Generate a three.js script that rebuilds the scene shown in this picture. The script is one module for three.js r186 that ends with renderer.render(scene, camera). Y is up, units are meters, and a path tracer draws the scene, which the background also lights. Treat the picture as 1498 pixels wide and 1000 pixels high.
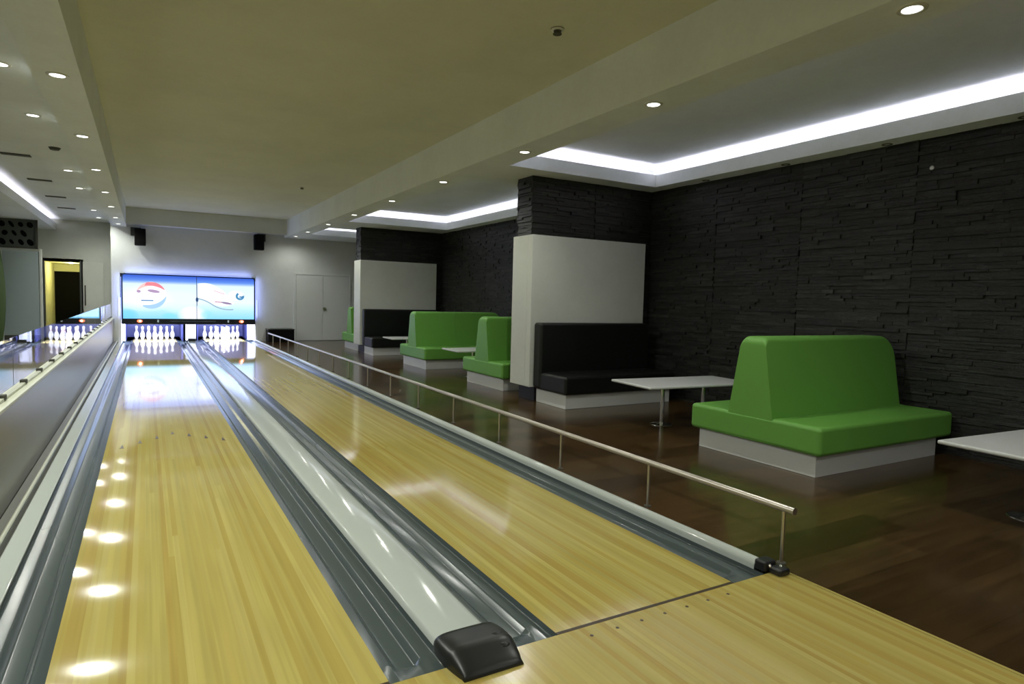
import * as THREE from 'three';
import { RoundedBoxGeometry } from 'three/addons/geometries/RoundedBoxGeometry.js';
import { mergeGeometries } from 'three/addons/utils/BufferGeometryUtils.js';
import { RectAreaLightUniformsLib } from 'three/addons/lights/RectAreaLightUniformsLib.js';

// ---------------------------------------------------------------- camera, exposure
const scene = new THREE.Scene();
scene.background = new THREE.Color(0x000000);
const camera = new THREE.PerspectiveCamera(56.94, 1498 / 1000, 0.05, 80);
camera.position.set(-0.2093, 1.3676, 2.0677);
camera.rotation.set(-0.0650, -0.5267, 0.0254, 'YXZ');
const renderer = new THREE.WebGLRenderer({ antialias: true });
renderer.toneMapping = THREE.LinearToneMapping;
renderer.toneMappingExposure = 1.0;
renderer.shadowMap.enabled = true;
RectAreaLightUniformsLib.init();

// light levels (one place)
const SPOT = 6.3;            // candela of a downlight
const SPOT_COL = new THREE.Color(0.98, 1.0, 0.90);
const LED = 7;              // cove strips
const LED_COL = new THREE.Color(0.93, 0.84, 1.0);
const PIT = 900;              // lamps above the pin decks
const PIT_COL = new THREE.Color(0.62, 0.68, 1.0);

// ---------------------------------------------------------------- helpers
let seed = 12345;
const rnd = () => { seed = (seed * 1664525 + 1013904223) >>> 0; return seed / 4294967296; };
const rr = (a, b) => a + (b - a) * rnd();
const pick = (a) => a[Math.floor(rnd() * a.length)];
const taken = {};
function numbered(n) { const k = taken[n] = (taken[n] ?? -1) + 1; return k ? n + '_' + String(k).padStart(3, '0') : n; }
function uvMetres(g) {
  const p = g.attributes.position, n = g.attributes.normal, uv = new Float32Array(p.count * 2);
  for (let i = 0; i < p.count; i++) {
    const ax = Math.abs(n.getX(i)), ay = Math.abs(n.getY(i)), az = Math.abs(n.getZ(i));
    let u, v;
    if (ay >= ax && ay >= az) { u = p.getX(i); v = p.getZ(i); } else if (ax >= az) { u = p.getZ(i); v = p.getY(i); } else { u = p.getX(i); v = p.getY(i); }
    uv[2 * i] = u; uv[2 * i + 1] = v;
  }
  g.setAttribute('uv', new THREE.BufferAttribute(uv, 2));
  return g;
}
function bx(x0, x1, y0, y1, z0, z1) {
  const g = new THREE.BoxGeometry(x1 - x0, y1 - y0, z1 - z0);
  g.translate((x0 + x1) / 2, (y0 + y1) / 2, (z0 + z1) / 2);
  return uvMetres(g);
}
function rbx(x0, x1, y0, y1, z0, z1, r = 0.01, s = 2) {
  const g = new RoundedBoxGeometry(x1 - x0, y1 - y0, z1 - z0, s, r);
  g.translate((x0 + x1) / 2, (y0 + y1) / 2, (z0 + z1) / 2);
  return uvMetres(g);
}
function cyl(r0, r1, y0, y1, x, z, n = 24) { const g = new THREE.CylinderGeometry(r1, r0, y1 - y0, n); g.translate(x, (y0 + y1) / 2, z); return g; }
function merge(a) { return a.length === 1 ? a[0] : mergeGeometries(a.map((g) => (g.index ? g.toNonIndexed() : g)), false); }
function part(name, geoms, mat, parent, label) {
  const m = new THREE.Mesh(Array.isArray(geoms) ? merge(geoms) : geoms, mat);
  m.name = name; m.castShadow = true; m.receiveShadow = true;
  if (label) m.userData.label = label;
  parent.add(m); return m;
}
function tag(o, label, category, group, kind) {
  o.userData.label = label; o.userData.category = category;
  if (group) o.userData.group = group;
  if (kind) o.userData.kind = kind;
  return o;
}
function thing(name, label, category, [x, y, z] = [0, 0, 0], turn = 0, group, kind) {
  const o = new THREE.Group(); o.name = numbered(name); scene.add(o);
  o.position.set(x, y, z); o.rotation.y = turn;
  return tag(o, label, category, group, kind);
}
function solo(name, geoms, mat, label, category, group, kind) { const m = part(numbered(name), geoms, mat, scene); return tag(m, label, category, group, kind); }
const struct = (name, geoms, mat, label, category) => solo(name, geoms, mat, label, category, null, 'structure');
function dup(root, [x, y, z], turn, label, group) {
  const r = root.clone(); r.name = numbered(root.name.replace(/_\d{3}$/, '')); scene.add(r);
  r.position.set(x, y, z); r.rotation.y = turn;
  r.userData = { ...root.userData };
  if (label) r.userData.label = label;
  if (group) r.userData.group = group;
  return r;
}
// extrude a profile of [a, y] points along z from z0 to z1, a -> x
function sweepZ(pts, z0, z1, steps = 1) {
  const pos = [], uv = [], idx = []; let s = 0; const S = [0];
  for (let i = 1; i < pts.length; i++) { s += Math.hypot(pts[i][0] - pts[i - 1][0], pts[i][1] - pts[i - 1][1]); S.push(s); }
  for (let k = 0; k <= steps; k++) for (let i = 0; i < pts.length; i++) { const z = z0 + (z1 - z0) * k / steps; pos.push(pts[i][0], pts[i][1], z); uv.push(S[i], z); }
  const n = pts.length;
  for (let k = 0; k < steps; k++) for (let i = 0; i < n - 1; i++) { const a = k * n + i; idx.push(a, a + 1, a + n, a + 1, a + n + 1, a + n); }
  const g = new THREE.BufferGeometry();
  g.setAttribute('position', new THREE.Float32BufferAttribute(pos, 3)); g.setAttribute('uv', new THREE.Float32BufferAttribute(uv, 2));
  g.setIndex(idx); g.computeVertexNormals(); return g;
}

// ---------------------------------------------------------------- textures
function valueNoise(w, h, cells, sd) {
  const [cx, cy] = cells, grid = new Float32Array(cx * cy); let s = sd;
  for (let i = 0; i < grid.length; i++) { s = (s * 1664525 + 1013904223) >>> 0; grid[i] = s / 4294967296; }
  const out = new Float32Array(w * h);
  for (let y = 0; y < h; y++) for (let x = 0; x < w; x++) {
    const fx = x / w * cx, fy = y / h * cy, x0 = Math.floor(fx), y0 = Math.floor(fy);
    let tx = fx - x0, ty = fy - y0; tx = tx * tx * (3 - 2 * tx); ty = ty * ty * (3 - 2 * ty);
    const g = (a, b) => grid[(b % cy) * cx + (a % cx)];
    out[y * w + x] = (g(x0, y0) * (1 - tx) + g(x0 + 1, y0) * tx) * (1 - ty) + (g(x0, y0 + 1) * (1 - tx) + g(x0 + 1, y0 + 1) * tx) * ty;
  }
  return out;
}
function greyTex(w, h, layers, lo, hi, srgb, repeat) {
  const acc = new Float32Array(w * h); let tot = 0;
  layers.forEach(([cells, amp], i) => { const n = valueNoise(w, h, cells, 77 + i * 991 + w); tot += amp; for (let k = 0; k < acc.length; k++) acc[k] += amp * n[k]; });
  const d = new Uint8Array(w * h * 4);
  for (let k = 0; k < acc.length; k++) { const v = Math.round(255 * (lo + (hi - lo) * acc[k] / tot)); d[4 * k] = d[4 * k + 1] = d[4 * k + 2] = v; d[4 * k + 3] = 255; }
  const t = new THREE.DataTexture(d, w, h); t.wrapS = t.wrapT = THREE.RepeatWrapping; t.magFilter = THREE.LinearFilter; t.minFilter = THREE.LinearMipmapLinearFilter; t.generateMipmaps = true;
  if (srgb) t.colorSpace = THREE.SRGBColorSpace;
  t.repeat.set(...repeat); t.needsUpdate = true; return t;
}
const grainMap = greyTex(256, 512, [[[48, 3], 1], [[16, 2], 1], [[6, 8], 0.8]], 0.84, 1.0, true, [2.2, 0.4]);
const floorGrain = greyTex(512, 256, [[[4, 64], 1], [[3, 20], 1], [[16, 128], 0.7], [[8, 6], 0.9]], 0.55, 1.0, true, [0.6, 2.4]);
const plasterMap = greyTex(256, 256, [[[6, 6], 1], [[24, 24], 0.5], [[120, 120], 0.5]], 0.94, 1.0, true, [0.4, 0.4]);
const plasterBump = greyTex(256, 256, [[[40, 40], 1], [[128, 128], 1]], 0, 1, false, [1.2, 1.2]);
const vinylBump = greyTex(256, 256, [[[64, 64], 1], [[128, 128], 1]], 0, 1, false, [8, 8]);
const vinylSoft = greyTex(256, 256, [[[3, 3], 1], [[7, 7], 0.6]], 0, 1, false, [1, 1]);
const stoneMap = greyTex(256, 256, [[[10, 40], 1], [[40, 128], 1], [[5, 7], 0.6]], 0.45, 1.0, true, [1.6, 1.6]);
const stoneBump = greyTex(256, 256, [[[20, 60], 1], [[64, 128], 1]], 0, 1, false, [3, 3]);
const smearMap = greyTex(256, 256, [[[3, 6], 1], [[10, 20], 0.7], [[60, 40], 0.4]], 0.6, 1.0, false, [0.7, 0.25]);

// ---------------------------------------------------------------- materials
const lin = (r, g, b) => new THREE.Color().setRGB(r, g, b);
const M = {};
const std = (o) => new THREE.MeshStandardMaterial(o);
const phy = (o) => new THREE.MeshPhysicalMaterial(o);
const boardTones = [[0.57, 0.465, 0.130], [0.54, 0.43, 0.112], [0.61, 0.51, 0.160], [0.51, 0.385, 0.100], [0.59, 0.49, 0.142], [0.56, 0.47, 0.138]];
M.lane = boardTones.map(([r, g, b]) => phy({ color: lin(r, g, b), map: grainMap, roughness: 0.075, anisotropy: 0.95, anisotropyRotation: 0, ior: 1.5 }));
M.approach = boardTones.map(([r, g, b]) => phy({ color: lin(r * 0.98, g * 0.96, b * 0.95), map: grainMap, roughness: 0.2, ior: 1.5 }));
M.laneBed = std({ color: lin(0.05, 0.035, 0.015), roughness: 0.7 });
M.darkMark = std({ color: lin(0.05, 0.03, 0.012), roughness: 0.4 });
M.gutter = phy({ color: lin(0.066, 0.085, 0.088), roughness: 0.19, ior: 1.5 });
M.halo = std({ color: 0x222222, emissive: lin(0.30, 0.40, 1.0), emissiveIntensity: 2.5 });
M.capping = phy({ color: lin(0.50, 0.54, 0.51), roughness: 0.09, ior: 1.5 });
M.cream = phy({ color: lin(0.62, 0.64, 0.52), roughness: 0.35 });
M.greyPanel = phy({ color: lin(0.22, 0.22, 0.20), roughness: 0.28, map: plasterMap });
M.black = phy({ color: lin(0.012, 0.013, 0.014), roughness: 0.34 });
M.blackMatte = phy({ color: lin(0.004, 0.004, 0.0045), specularIntensity: 0.3, roughness: 0.7 });
M.steel = std({ color: lin(0.62, 0.58, 0.52), roughness: 0.33, metalness: 1 });
M.chrome = std({ color: lin(0.75, 0.75, 0.77), roughness: 0.12, metalness: 1 });
M.beam = std({ color: lin(0.85, 0.89, 0.90), roughness: 0.9, map: plasterMap, bumpMap: plasterBump, bumpScale: 0.0006 });
M.ceiling = std({ color: lin(0.70, 0.70, 0.56), roughness: 0.9, map: plasterMap, bumpMap: plasterBump, bumpScale: 0.0006 });
M.wallWhite = std({ color: lin(0.70, 0.72, 0.72), roughness: 0.65, map: plasterMap, bumpMap: plasterBump, bumpScale: 0.0006 });
M.wallLeft = std({ color: lin(0.66, 0.68, 0.62), roughness: 0.75, map: plasterMap });
M.doorWhite = std({ color: lin(0.70, 0.72, 0.72), roughness: 0.5 });
M.panelWhite = phy({ color: lin(0.72, 0.74, 0.68), roughness: 0.38, map: plasterMap });
M.baseWhite = phy({ color: lin(0.72, 0.73, 0.72), roughness: 0.35 });
M.tableWhite = phy({ color: lin(0.66, 0.67, 0.66), roughness: 0.3 });
M.plinth = std({ color: lin(0.02, 0.02, 0.022), roughness: 0.45 });
M.green = phy({ color: lin(0.145, 0.375, 0.062), roughness: 0.45, bumpMap: vinylBump, bumpScale: 0.0004 });
M.vinylBlack = phy({ color: lin(0.005, 0.0055, 0.005), roughness: 0.42, bumpMap: vinylBump, bumpScale: 0.0004 });
M.greenWall = std({ color: lin(0.05, 0.085, 0.018), roughness: 0.7 });
M.frost = phy({ color: lin(0.34, 0.40, 0.42), roughness: 0.4 });
M.lattice = std({ color: lin(0.07, 0.08, 0.072), roughness: 0.6 });
M.floorDark = phy({ color: lin(0.03, 0.025, 0.02), roughness: 0.3, map: floorGrain });
M.plank = [[0.104, 0.058, 0.020], [0.082, 0.045, 0.015], [0.128, 0.072, 0.026], [0.066, 0.036, 0.012], [0.110, 0.064, 0.023]].map(([r, g, b]) => phy({ color: lin(r, g, b), map: floorGrain, roughness: 0.19, ior: 1.5 }));
M.slate = [[0.034, 0.037, 0.032], [0.030, 0.032, 0.028], [0.038, 0.040, 0.035]].map(([r, g, b]) => std({ color: lin(r, g, b), map: stoneMap, bumpMap: stoneBump, bumpScale: 0.004, roughness: 0.55, vertexColors: true }));
M.slateBack = std({ color: lin(0.012, 0.012, 0.011), roughness: 0.9 });
M.glass = phy({ color: 0xffffff, transmission: 1, thickness: 0, roughness: 0, ior: 1.52 });
M.pin = phy({ color: lin(0.85, 0.84, 0.80), roughness: 0.25 });
M.pinRed = std({ color: lin(0.5, 0.03, 0.03), roughness: 0.4 });
M.pitWhite = std({ color: lin(0.80, 0.82, 0.86), roughness: 0.4 });
M.pitBlue = std({ color: lin(0.014, 0.018, 0.09), roughness: 0.6 });
M.maskFrame = std({ color: lin(0.015, 0.035, 0.11), roughness: 0.35 });
M.maskBlack = phy({ color: lin(0.008, 0.012, 0.022), roughness: 0.3 });
M.lampLens = std({ color: 0x222222, emissive: lin(1.0, 1.0, 0.94), emissiveIntensity: 6, roughness: 0.5 });
M.ledGlow = std({ color: 0x222222, emissive: lin(0.95, 0.88, 1.0), emissiveIntensity: 10 });
M.rim = std({ color: lin(0.7, 0.7, 0.66), roughness: 0.4 });
M.red = std({ color: lin(0.3, 0.02, 0.01), emissive: lin(1.0, 0.16, 0.07), emissiveIntensity: 3 });
M.redCore = std({ color: lin(0.5, 0.3, 0.2), emissive: lin(1.0, 0.72, 0.55), emissiveIntensity: 3 });
M.lensWhite = std({ color: lin(0.2, 0.25, 0.28), emissive: lin(0.6, 0.75, 0.8), emissiveIntensity: 0.35 });
M.pitLamp = std({ color: 0x222222, emissive: lin(0.85, 0.9, 1.0), emissiveIntensity: 6 });
M.doorDark = phy({ color: lin(0.004, 0.004, 0.004), specularIntensity: 0.2, roughness: 0.8 });
M.reveal = std({ color: lin(0.70, 0.68, 0.40), roughness: 0.7 });
M.smallDark = std({ color: lin(0.06, 0.06, 0.045), roughness: 0.6 });

// ---------------------------------------------------------------- dimensions
const LW = 1.0541 / 2, GW = 0.235;
const laneB = 1.7724;                   // centre of the second lane
const ZF = -17.7, ZB = 6.5, SOF = 3.07, HIGH = 3.56, TRAY = 3.38;
const WX = 6.5;                         // stone wall
const ZL = -18.6;                       // far wall of the hall beyond the low wall

// ---------------------------------------------------------------- ceiling
struct('ceiling', bx(-0.66, 3.39, HIGH, HIGH + 0.12, ZF, ZB), M.ceiling, 'raised cream ceiling field above the bowling lanes', 'ceiling');
struct('ceiling', [bx(3.37, 3.52, SOF, HIGH + 0.12, ZF, ZB), bx(3.52, 3.77, SOF, SOF + 0.05, ZF, ZB), bx(3.745, 3.77, SOF + 0.05, 3.24, ZF, ZB)], M.beam, 'long dropped beam with downlights between the lanes and seating booths', 'ceiling beam');
struct('ceiling', bx(-0.975, -0.64, SOF, HIGH + 0.12, ZL, ZB), M.beam, 'long dropped beam with downlights above the low glass-topped wall', 'ceiling beam');
struct('ceiling', bx(-0.64, 3.37, 3.13, HIGH, ZF, -17.34), M.wallWhite, 'dropped cross beam above the lit bowling display and speakers', 'ceiling beam');
struct('ceiling', bx(3.52, WX + 0.1, TRAY, TRAY + 0.14, ZF, ZB), M.beam, 'recessed tray ceiling above the seating booths', 'ceiling');
struct('ceiling', bx(-3.6, -0.975, 3.22, 3.36, ZL, ZB), M.beam, 'pale ceiling with slot vents over the hall behind the low wall', 'ceiling');
// perimeter soffits with upstanding lips, one LED strip behind each lip
const trays = [[-4.95, 5.6], [-12.3, -6.05], [-16.1, -14.0]];
const lipTop = 3.24, LX = 6.22;
struct('trim_1', [bx(LX, WX, SOF, SOF + 0.05, ZF, ZB), bx(WX - 0.03, WX, SOF + 0.05, TRAY, ZF, ZB)].concat(trays.map(([a, b]) => bx(LX, LX + 0.025, SOF + 0.05, lipTop, a, b))), M.beam, 'white cove ledge running along the dark stone wall', 'cove');
const crossSoffit = [[ZF, -16.1], [-14.0, -12.3], [-6.05, -4.95], [5.6, ZB]];
crossSoffit.forEach(([a, b], i) => {
  const gs = [bx(3.77, LX, SOF, SOF + 0.05, a, b)];
  if (i < 3) gs.push(bx(3.77, LX + 0.025, SOF + 0.05, lipTop, b - 0.025, b), bx(3.77, WX, SOF + 0.05, TRAY, b - 0.36, b - 0.33));
  if (i > 0) gs.push(bx(3.77, WX, SOF + 0.05, TRAY, a, a + 0.03));
  struct('trim_1', gs, M.beam, ['white cove ledge across the ceiling beside the far white door', 'white cove ledge across the ceiling above the second dark partition', 'white cove ledge across the ceiling above the nearer dark partition', 'white cove ledge closing the tray ceiling at the room end'][i], 'cove');
});
function rectLight(w, h, col, inten, pos, target) {
  const l = new THREE.RectAreaLight(col, inten, w, h); l.position.set(...pos); l.lookAt(...target); scene.add(l); return l;
}
function ledStrip(x0, x1, z0, z1, label) {
  solo('led_strip', rbx(x0, x1, SOF + 0.06, SOF + 0.085, z0, z1, 0.006, 1), M.ledGlow, label, 'light strip', 'LED strips hidden in the ceiling coves');
}
trays.forEach(([a, b], i) => {
  const where = ['above the nearer booth', 'above the middle booth', 'above the far booth'][i];
  ledStrip(LX + 0.06, LX + 0.09, a + 0.02, b - 0.02, 'white LED strip in the stone wall cove ' + where);
  rectLight(b - a - 0.04, 0.05, LED_COL, LED, [LX + 0.085, SOF + 0.095, (a + b) / 2], [LX + 0.10, SOF + 1.095, (a + b) / 2]);
  ledStrip(3.80, LX, a - 0.11, a - 0.08, 'white LED strip in the cove crossing the ceiling ' + where);
  rectLight(LX - 3.82, 0.05, LED_COL, LED, [(LX + 3.8) / 2, SOF + 0.095, a - 0.095], [(LX + 3.8) / 2, SOF + 1.095, a - 0.11]);
});
trays.forEach(([a, b], i) => {
  const where = ['of the nearer booth', 'of the middle booth', 'of the far booth'][i];
  ledStrip(3.62, 3.65, a + 0.02, b - 0.02, 'white LED strip behind the downlight beam ' + where);
  rectLight(b - a - 0.04, 0.05, LED_COL, LED, [3.635, SOF + 0.095, (a + b) / 2], [3.65, SOF + 1.095, (a + b) / 2]);
});
// left hall cove
struct('trim_1', [bx(-3.6, -2.24, 2.94, 2.99, ZL, ZB), bx(-2.265, -2.24, 2.99, 3.11, ZL, ZB)], M.beam, 'pale cove ledge of the hall behind the low wall', 'cove');
ledStrip(-2.37, -2.34, -18.4, 3.0, 'white LED strip in the cove of the hall behind the low wall');
scene.children[scene.children.length - 1].position.y = -0.10;
rectLight(21, 0.05, LED_COL, LED * 0.8, [-2.355, 3.005, -7.7], [-2.34, 4.005, -7.7]);

// ---------------------------------------------------------------- walls
const wf = [bx(-0.98, -0.80, 0, HIGH, ZF - 0.12, ZF), bx(2.56, 6.6, 0, HIGH, ZF - 0.12, ZF), bx(-0.80, 2.56, 1.84, HIGH, ZF - 0.12, ZF)];
struct('wall_far', wf, M.wallWhite, 'white end wall around the lit bowling display', 'wall');
struct('wall_back', bx(-3.6, 6.6, 0, HIGH, ZB, ZB + 0.1), M.wallWhite, 'white wall behind the bowling approach', 'wall');
struct('wall_left', bx(-3.6, -3.5, 0, 3.36, ZL, ZB), M.wallLeft, 'pale side wall of the hall behind the low wall', 'wall');
struct('wall_end', [bx(-1.0, -0.98, 0, 3.36, ZL, ZF), bx(-3.6, -2.52, 0, 3.36, ZL - 0.1, ZL), bx(-1.75, -0.9, 0, 3.36, ZL - 0.1, ZL), bx(-2.52, -1.75, 2.11, 3.36, ZL - 0.1, ZL)], M.wallLeft, 'grey-green end wall with a lit doorway beyond the low wall', 'wall');

// stacked slate cladding: strips of split stone, merged panel by panel
function slatePanel(parent, u0, u1, y0, y1, place, k) {
  const gs = []; let y = y0;
  while (y < y1 - 0.004) {
    let h = Math.min(rr(0.024, 0.048), y1 - y); if (y1 - y - h < 0.012) h = y1 - y;
    let u = u0;
    while (u < u1 - 0.004) {
      let w = Math.min(rr(0.12, 0.46), u1 - u); if (u1 - u - w < 0.04) w = u1 - u;
      const d = 0.014 + 0.024 * Math.pow(rnd(), 1.5), t = rr(-0.005, 0.005), tone = 0.6 + 1.3 * Math.pow(rnd(), 2.4);
      const g = new THREE.BoxGeometry(w - 0.0015, h - 0.0015, d);
      const p = g.attributes.position;
      for (let i = 0; i < p.count; i++) if (p.getZ(i) > 0) p.setZ(i, p.getZ(i) + (p.getX(i) > 0 ? t : -t) + (p.getY(i) > 0 ? -0.003 : 0.001));
      g.computeVertexNormals();
      g.translate(u + w / 2, y + h / 2, d / 2);
      const uv = g.attributes.uv, pp = g.attributes.position, o = rnd() * 5;
      for (let i = 0; i < uv.count; i++) uv.setXY(i, pp.getX(i) + o, pp.getY(i) + pp.getZ(i) + o * 0.7);
      g.setAttribute('color', new THREE.Float32BufferAttribute(new Float32Array(g.attributes.position.count * 3).fill(tone), 3));
      gs.push(g); u += w;
    }
    y += h;
  }
  const g = mergeGeometries(gs, false); g.applyMatrix4(place);
  const m = part('slate_panel', g, pick(M.slate), parent); m.userData.kind = 'stuff'; return m;
}
const wr = thing('wall_right', 'dark stacked slate wall behind the seating booths', 'wall', [0, 0, 0], 0, null, 'structure');
part('wall_backing', bx(WX, WX + 0.12, 0, HIGH, ZF, ZB), M.slateBack, wr);
{
  // local u runs towards -z, faces -x
  const mat = new THREE.Matrix4().makeBasis(new THREE.Vector3(0, 0, 1), new THREE.Vector3(0, 1, 0), new THREE.Vector3(-1, 0, 0));
  mat.setPosition(WX, 0, 0);
  for (const [a, b] of [[-5.3, 2.4], [-13.2, -5.7], [ZF, -13.7]]) {
    const n = Math.max(1, Math.round((b - a) / 1.22)), w = (b - a) / n;
    for (let i = 0; i < n; i++) { const s = 1.1 + (i % 3) * 0.22; slatePanel(wr, a + i * w, a + (i + 1) * w - 0.004, 0, s - 0.003, mat); slatePanel(wr, a + i * w, a + (i + 1) * w - 0.004, s, SOF, mat); }
  }
}
function partition(z0, z1, label) {   // z0 = front (towards the entrance)
  const g = thing('wall_partition', label, 'partition wall', [0, 0, 0], 0, null, 'structure');
  part('partition_core', bx(4.36, WX, 0.24, SOF, z1 + 0.05, z0 - 0.12), M.slateBack, g);
  const f = new THREE.Matrix4().setPosition(0, 0, z0 - 0.12);
  slatePanel(g, 4.335, 5.4, 2.24, SOF, f); slatePanel(g, 5.404, WX - 0.02, 2.24, SOF, f); slatePanel(g, 6.2, WX - 0.02, 0, 2.24, f);
  const s = new THREE.Matrix4().makeBasis(new THREE.Vector3(0, 0, 1), new THREE.Vector3(0, 1, 0), new THREE.Vector3(-1, 0, 0)); s.setPosition(4.36, 0, 0);
  slatePanel(g, z1 + 0.05, z0 - 0.10, 2.24, SOF, s);
  const b = new THREE.Matrix4().makeRotationY(Math.PI); b.setPosition(0, 0, z1 + 0.05);
  slatePanel(g, -WX + 0.02, -4.335, 0.24, SOF, b);
  part('front_panel', rbx(4.30, 6.30, 0.20, 2.27, z0 - 0.12, z0, 0.006, 1), M.panelWhite, g, 'white facing board');
  part('end_panel', rbx(4.30, 4.36, 0.20, 2.27, z1, z0 - 0.121, 0.006, 1), M.panelWhite, g, 'white end board');
  part('plinth', bx(4.42, WX, 0, 0.24, z1 + 0.06, z0 - 0.05), M.plinth, g, 'black recessed plinth');
}
partition(-5.2, -5.72, 'slate partition with white facing board behind the nearer black bench');
partition(-13.1, -13.62, 'slate partition with white facing board behind the farther black bench');

// ---------------------------------------------------------------- floors
const floor = thing('floor', 'glossy dark brown plank floor of the seating area', 'floor', [0, 0, 0], 0, null, 'structure');
part('floor_base', bx(2.66, WX, -0.12, -0.013, ZF, ZB), M.laneBed, floor);
{
  const wz = 0.285, cache = {};
  const pg = (len) => { const k = len.toFixed(2); if (!cache[k]) cache[k] = [0, 1, 2].map((v) => { const g = bx(-len / 2, len / 2, -0.0125, 0, -wz / 2 + 0.0004, wz / 2 - 0.0004); const uv = g.attributes.uv; for (let i = 0; i < uv.count; i++) uv.setXY(i, uv.getX(i) + v * 3.3, uv.getY(i) + v * 1.7); return g; }); return pick(cache[k]); };
  let row = 0;
  for (let z = ZF + wz / 2; z < 3.6; z += wz, row++) {
    let x = 2.66; const first = [0.6, 1.28, 0.95, 1.6][row % 4];
    for (const len of [first, 1.6, 3.84 - first - 1.6]) { const m = part('plank', pg(len - 0.0008), pick(M.plank), floor); m.position.set(x + len / 2, 0, z); x += len; }
  }
  part('floor_rest', bx(2.66, WX, -0.0125, 0, 3.62, ZB), M.plank[1], floor);
}
struct('floor_hall', bx(-3.6, -0.96, -0.1, 0, ZL, ZB), M.floorDark, 'dark floor of the hall behind the low wall', 'floor');

// boards (lanes and approach share geometry)
const pitch = 1.0541 / 39, bcache = {};
function boardGeo(len) {
  const k = len.toFixed(2);
  if (!bcache[k]) bcache[k] = [0, 1, 2, 3].map((v) => { const g = bx(-pitch / 2, pitch / 2, -0.035, 0, -len / 2, len / 2); const uv = g.attributes.uv; for (let i = 0; i < uv.count; i++) uv.setXY(i, uv.getX(i) + v * 0.137, uv.getY(i) + v * 1.31); return g; });
  return pick(bcache[k]);
}
function lane(cx, label, arrows) {
  const g = thing('bowling_lane', label, 'bowling lane', [cx, 0, 0], 0, 'bowling lanes');
  part('lane_bed', bx(-LW, LW, -0.12, -0.036, -19.25, -0.012), M.laneBed, g);
  const L = 19.22; let lastT = -1;
  for (let i = 0; i < 39; i++) {
    const x = -LW + pitch * (i + 0.5); let z = -0.014; let rem = Math.round(L / 0.31);
    let k = Math.floor(rr(5, 14));
    while (rem > 0) {
      let n = Math.min(k, rem); if (rem - n < 6) n = rem;
      let t = Math.floor(rnd() * 6); if (rnd() < 0.45 && lastT >= 0) t = lastT; lastT = t;
      const m = part('board', boardGeo(n * 0.31), M.lane[t], g); m.position.set(x, 0, z - n * 0.155);
      z -= n * 0.31; rem -= n; k = Math.floor(rr(9, 22));
    }
  }
  part('foul_line', bx(-LW, LW, -0.03, 0.0006, -0.0138, 0.004), M.darkMark, g, 'dark foul line');
  if (arrows) for (let k = -3; k <= 3; k++) {
    const s = new THREE.Shape(); s.moveTo(-0.016, 0); s.lineTo(0.016, 0); s.lineTo(0, 0.15);
    const a = new THREE.ExtrudeGeometry(s, { depth: 0.0008, bevelEnabled: false }); a.rotateX(-Math.PI / 2);
    const m = part('aiming_arrow', a, M.darkMark, g, 'small dark aiming arrow'); m.position.set(k * pitch * 5, 0, -(4.77 - Math.abs(k) * 0.155));
  }
  return g;
}
lane(0, 'polished bowling lane beside the low glass-topped wall, with dark arrows', true);
lane(laneB, 'polished bowling lane beside the low metal railing', false);
const appr = thing('bowling_approach', 'pale wooden approach floor in front of the lanes', 'approach floor', [0, 0, 0], 0, null, 'structure');
part('approach_bed', bx(-1.0, 2.66, -0.12, -0.036, 0.004, ZB), M.laneBed, appr);
for (let i = 0, x = -0.98 + pitch / 2; x < 2.64; x += pitch, i++) {
  const n = 4 + (i * 5) % 9, cut = n * 0.31 * 0.6;
  const a = part('board', boardGeo(+cut.toFixed(2)), pick(M.approach), appr); a.position.set(x, 0, 0.005 + a.geometry.boundingBox_len || 0.005 + (+cut.toFixed(2)) / 2);
  const rest = +(4.7 - cut).toFixed(2);
  const b = part('board', boardGeo(rest), pick(M.approach), appr); b.position.set(x, 0, 0.005 + (+cut.toFixed(2)) + rest / 2);
}
part('edge_strip', bx(2.645, 2.66, -0.03, 0.002, 0.005, ZB), M.approach[2], appr, 'pale edge strip');
for (let k = -3; k <= 3; k++) part('approach_dot', cyl(0.008, 0.008, 0, 0.0008, laneB + k * pitch * 5, 0.073, 12), M.darkMark, appr, 'small dark dot');
part('rear_floor', bx(-0.98, 2.645, -0.035, 0, 4.71, ZB), M.approach[1], appr);

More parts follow.
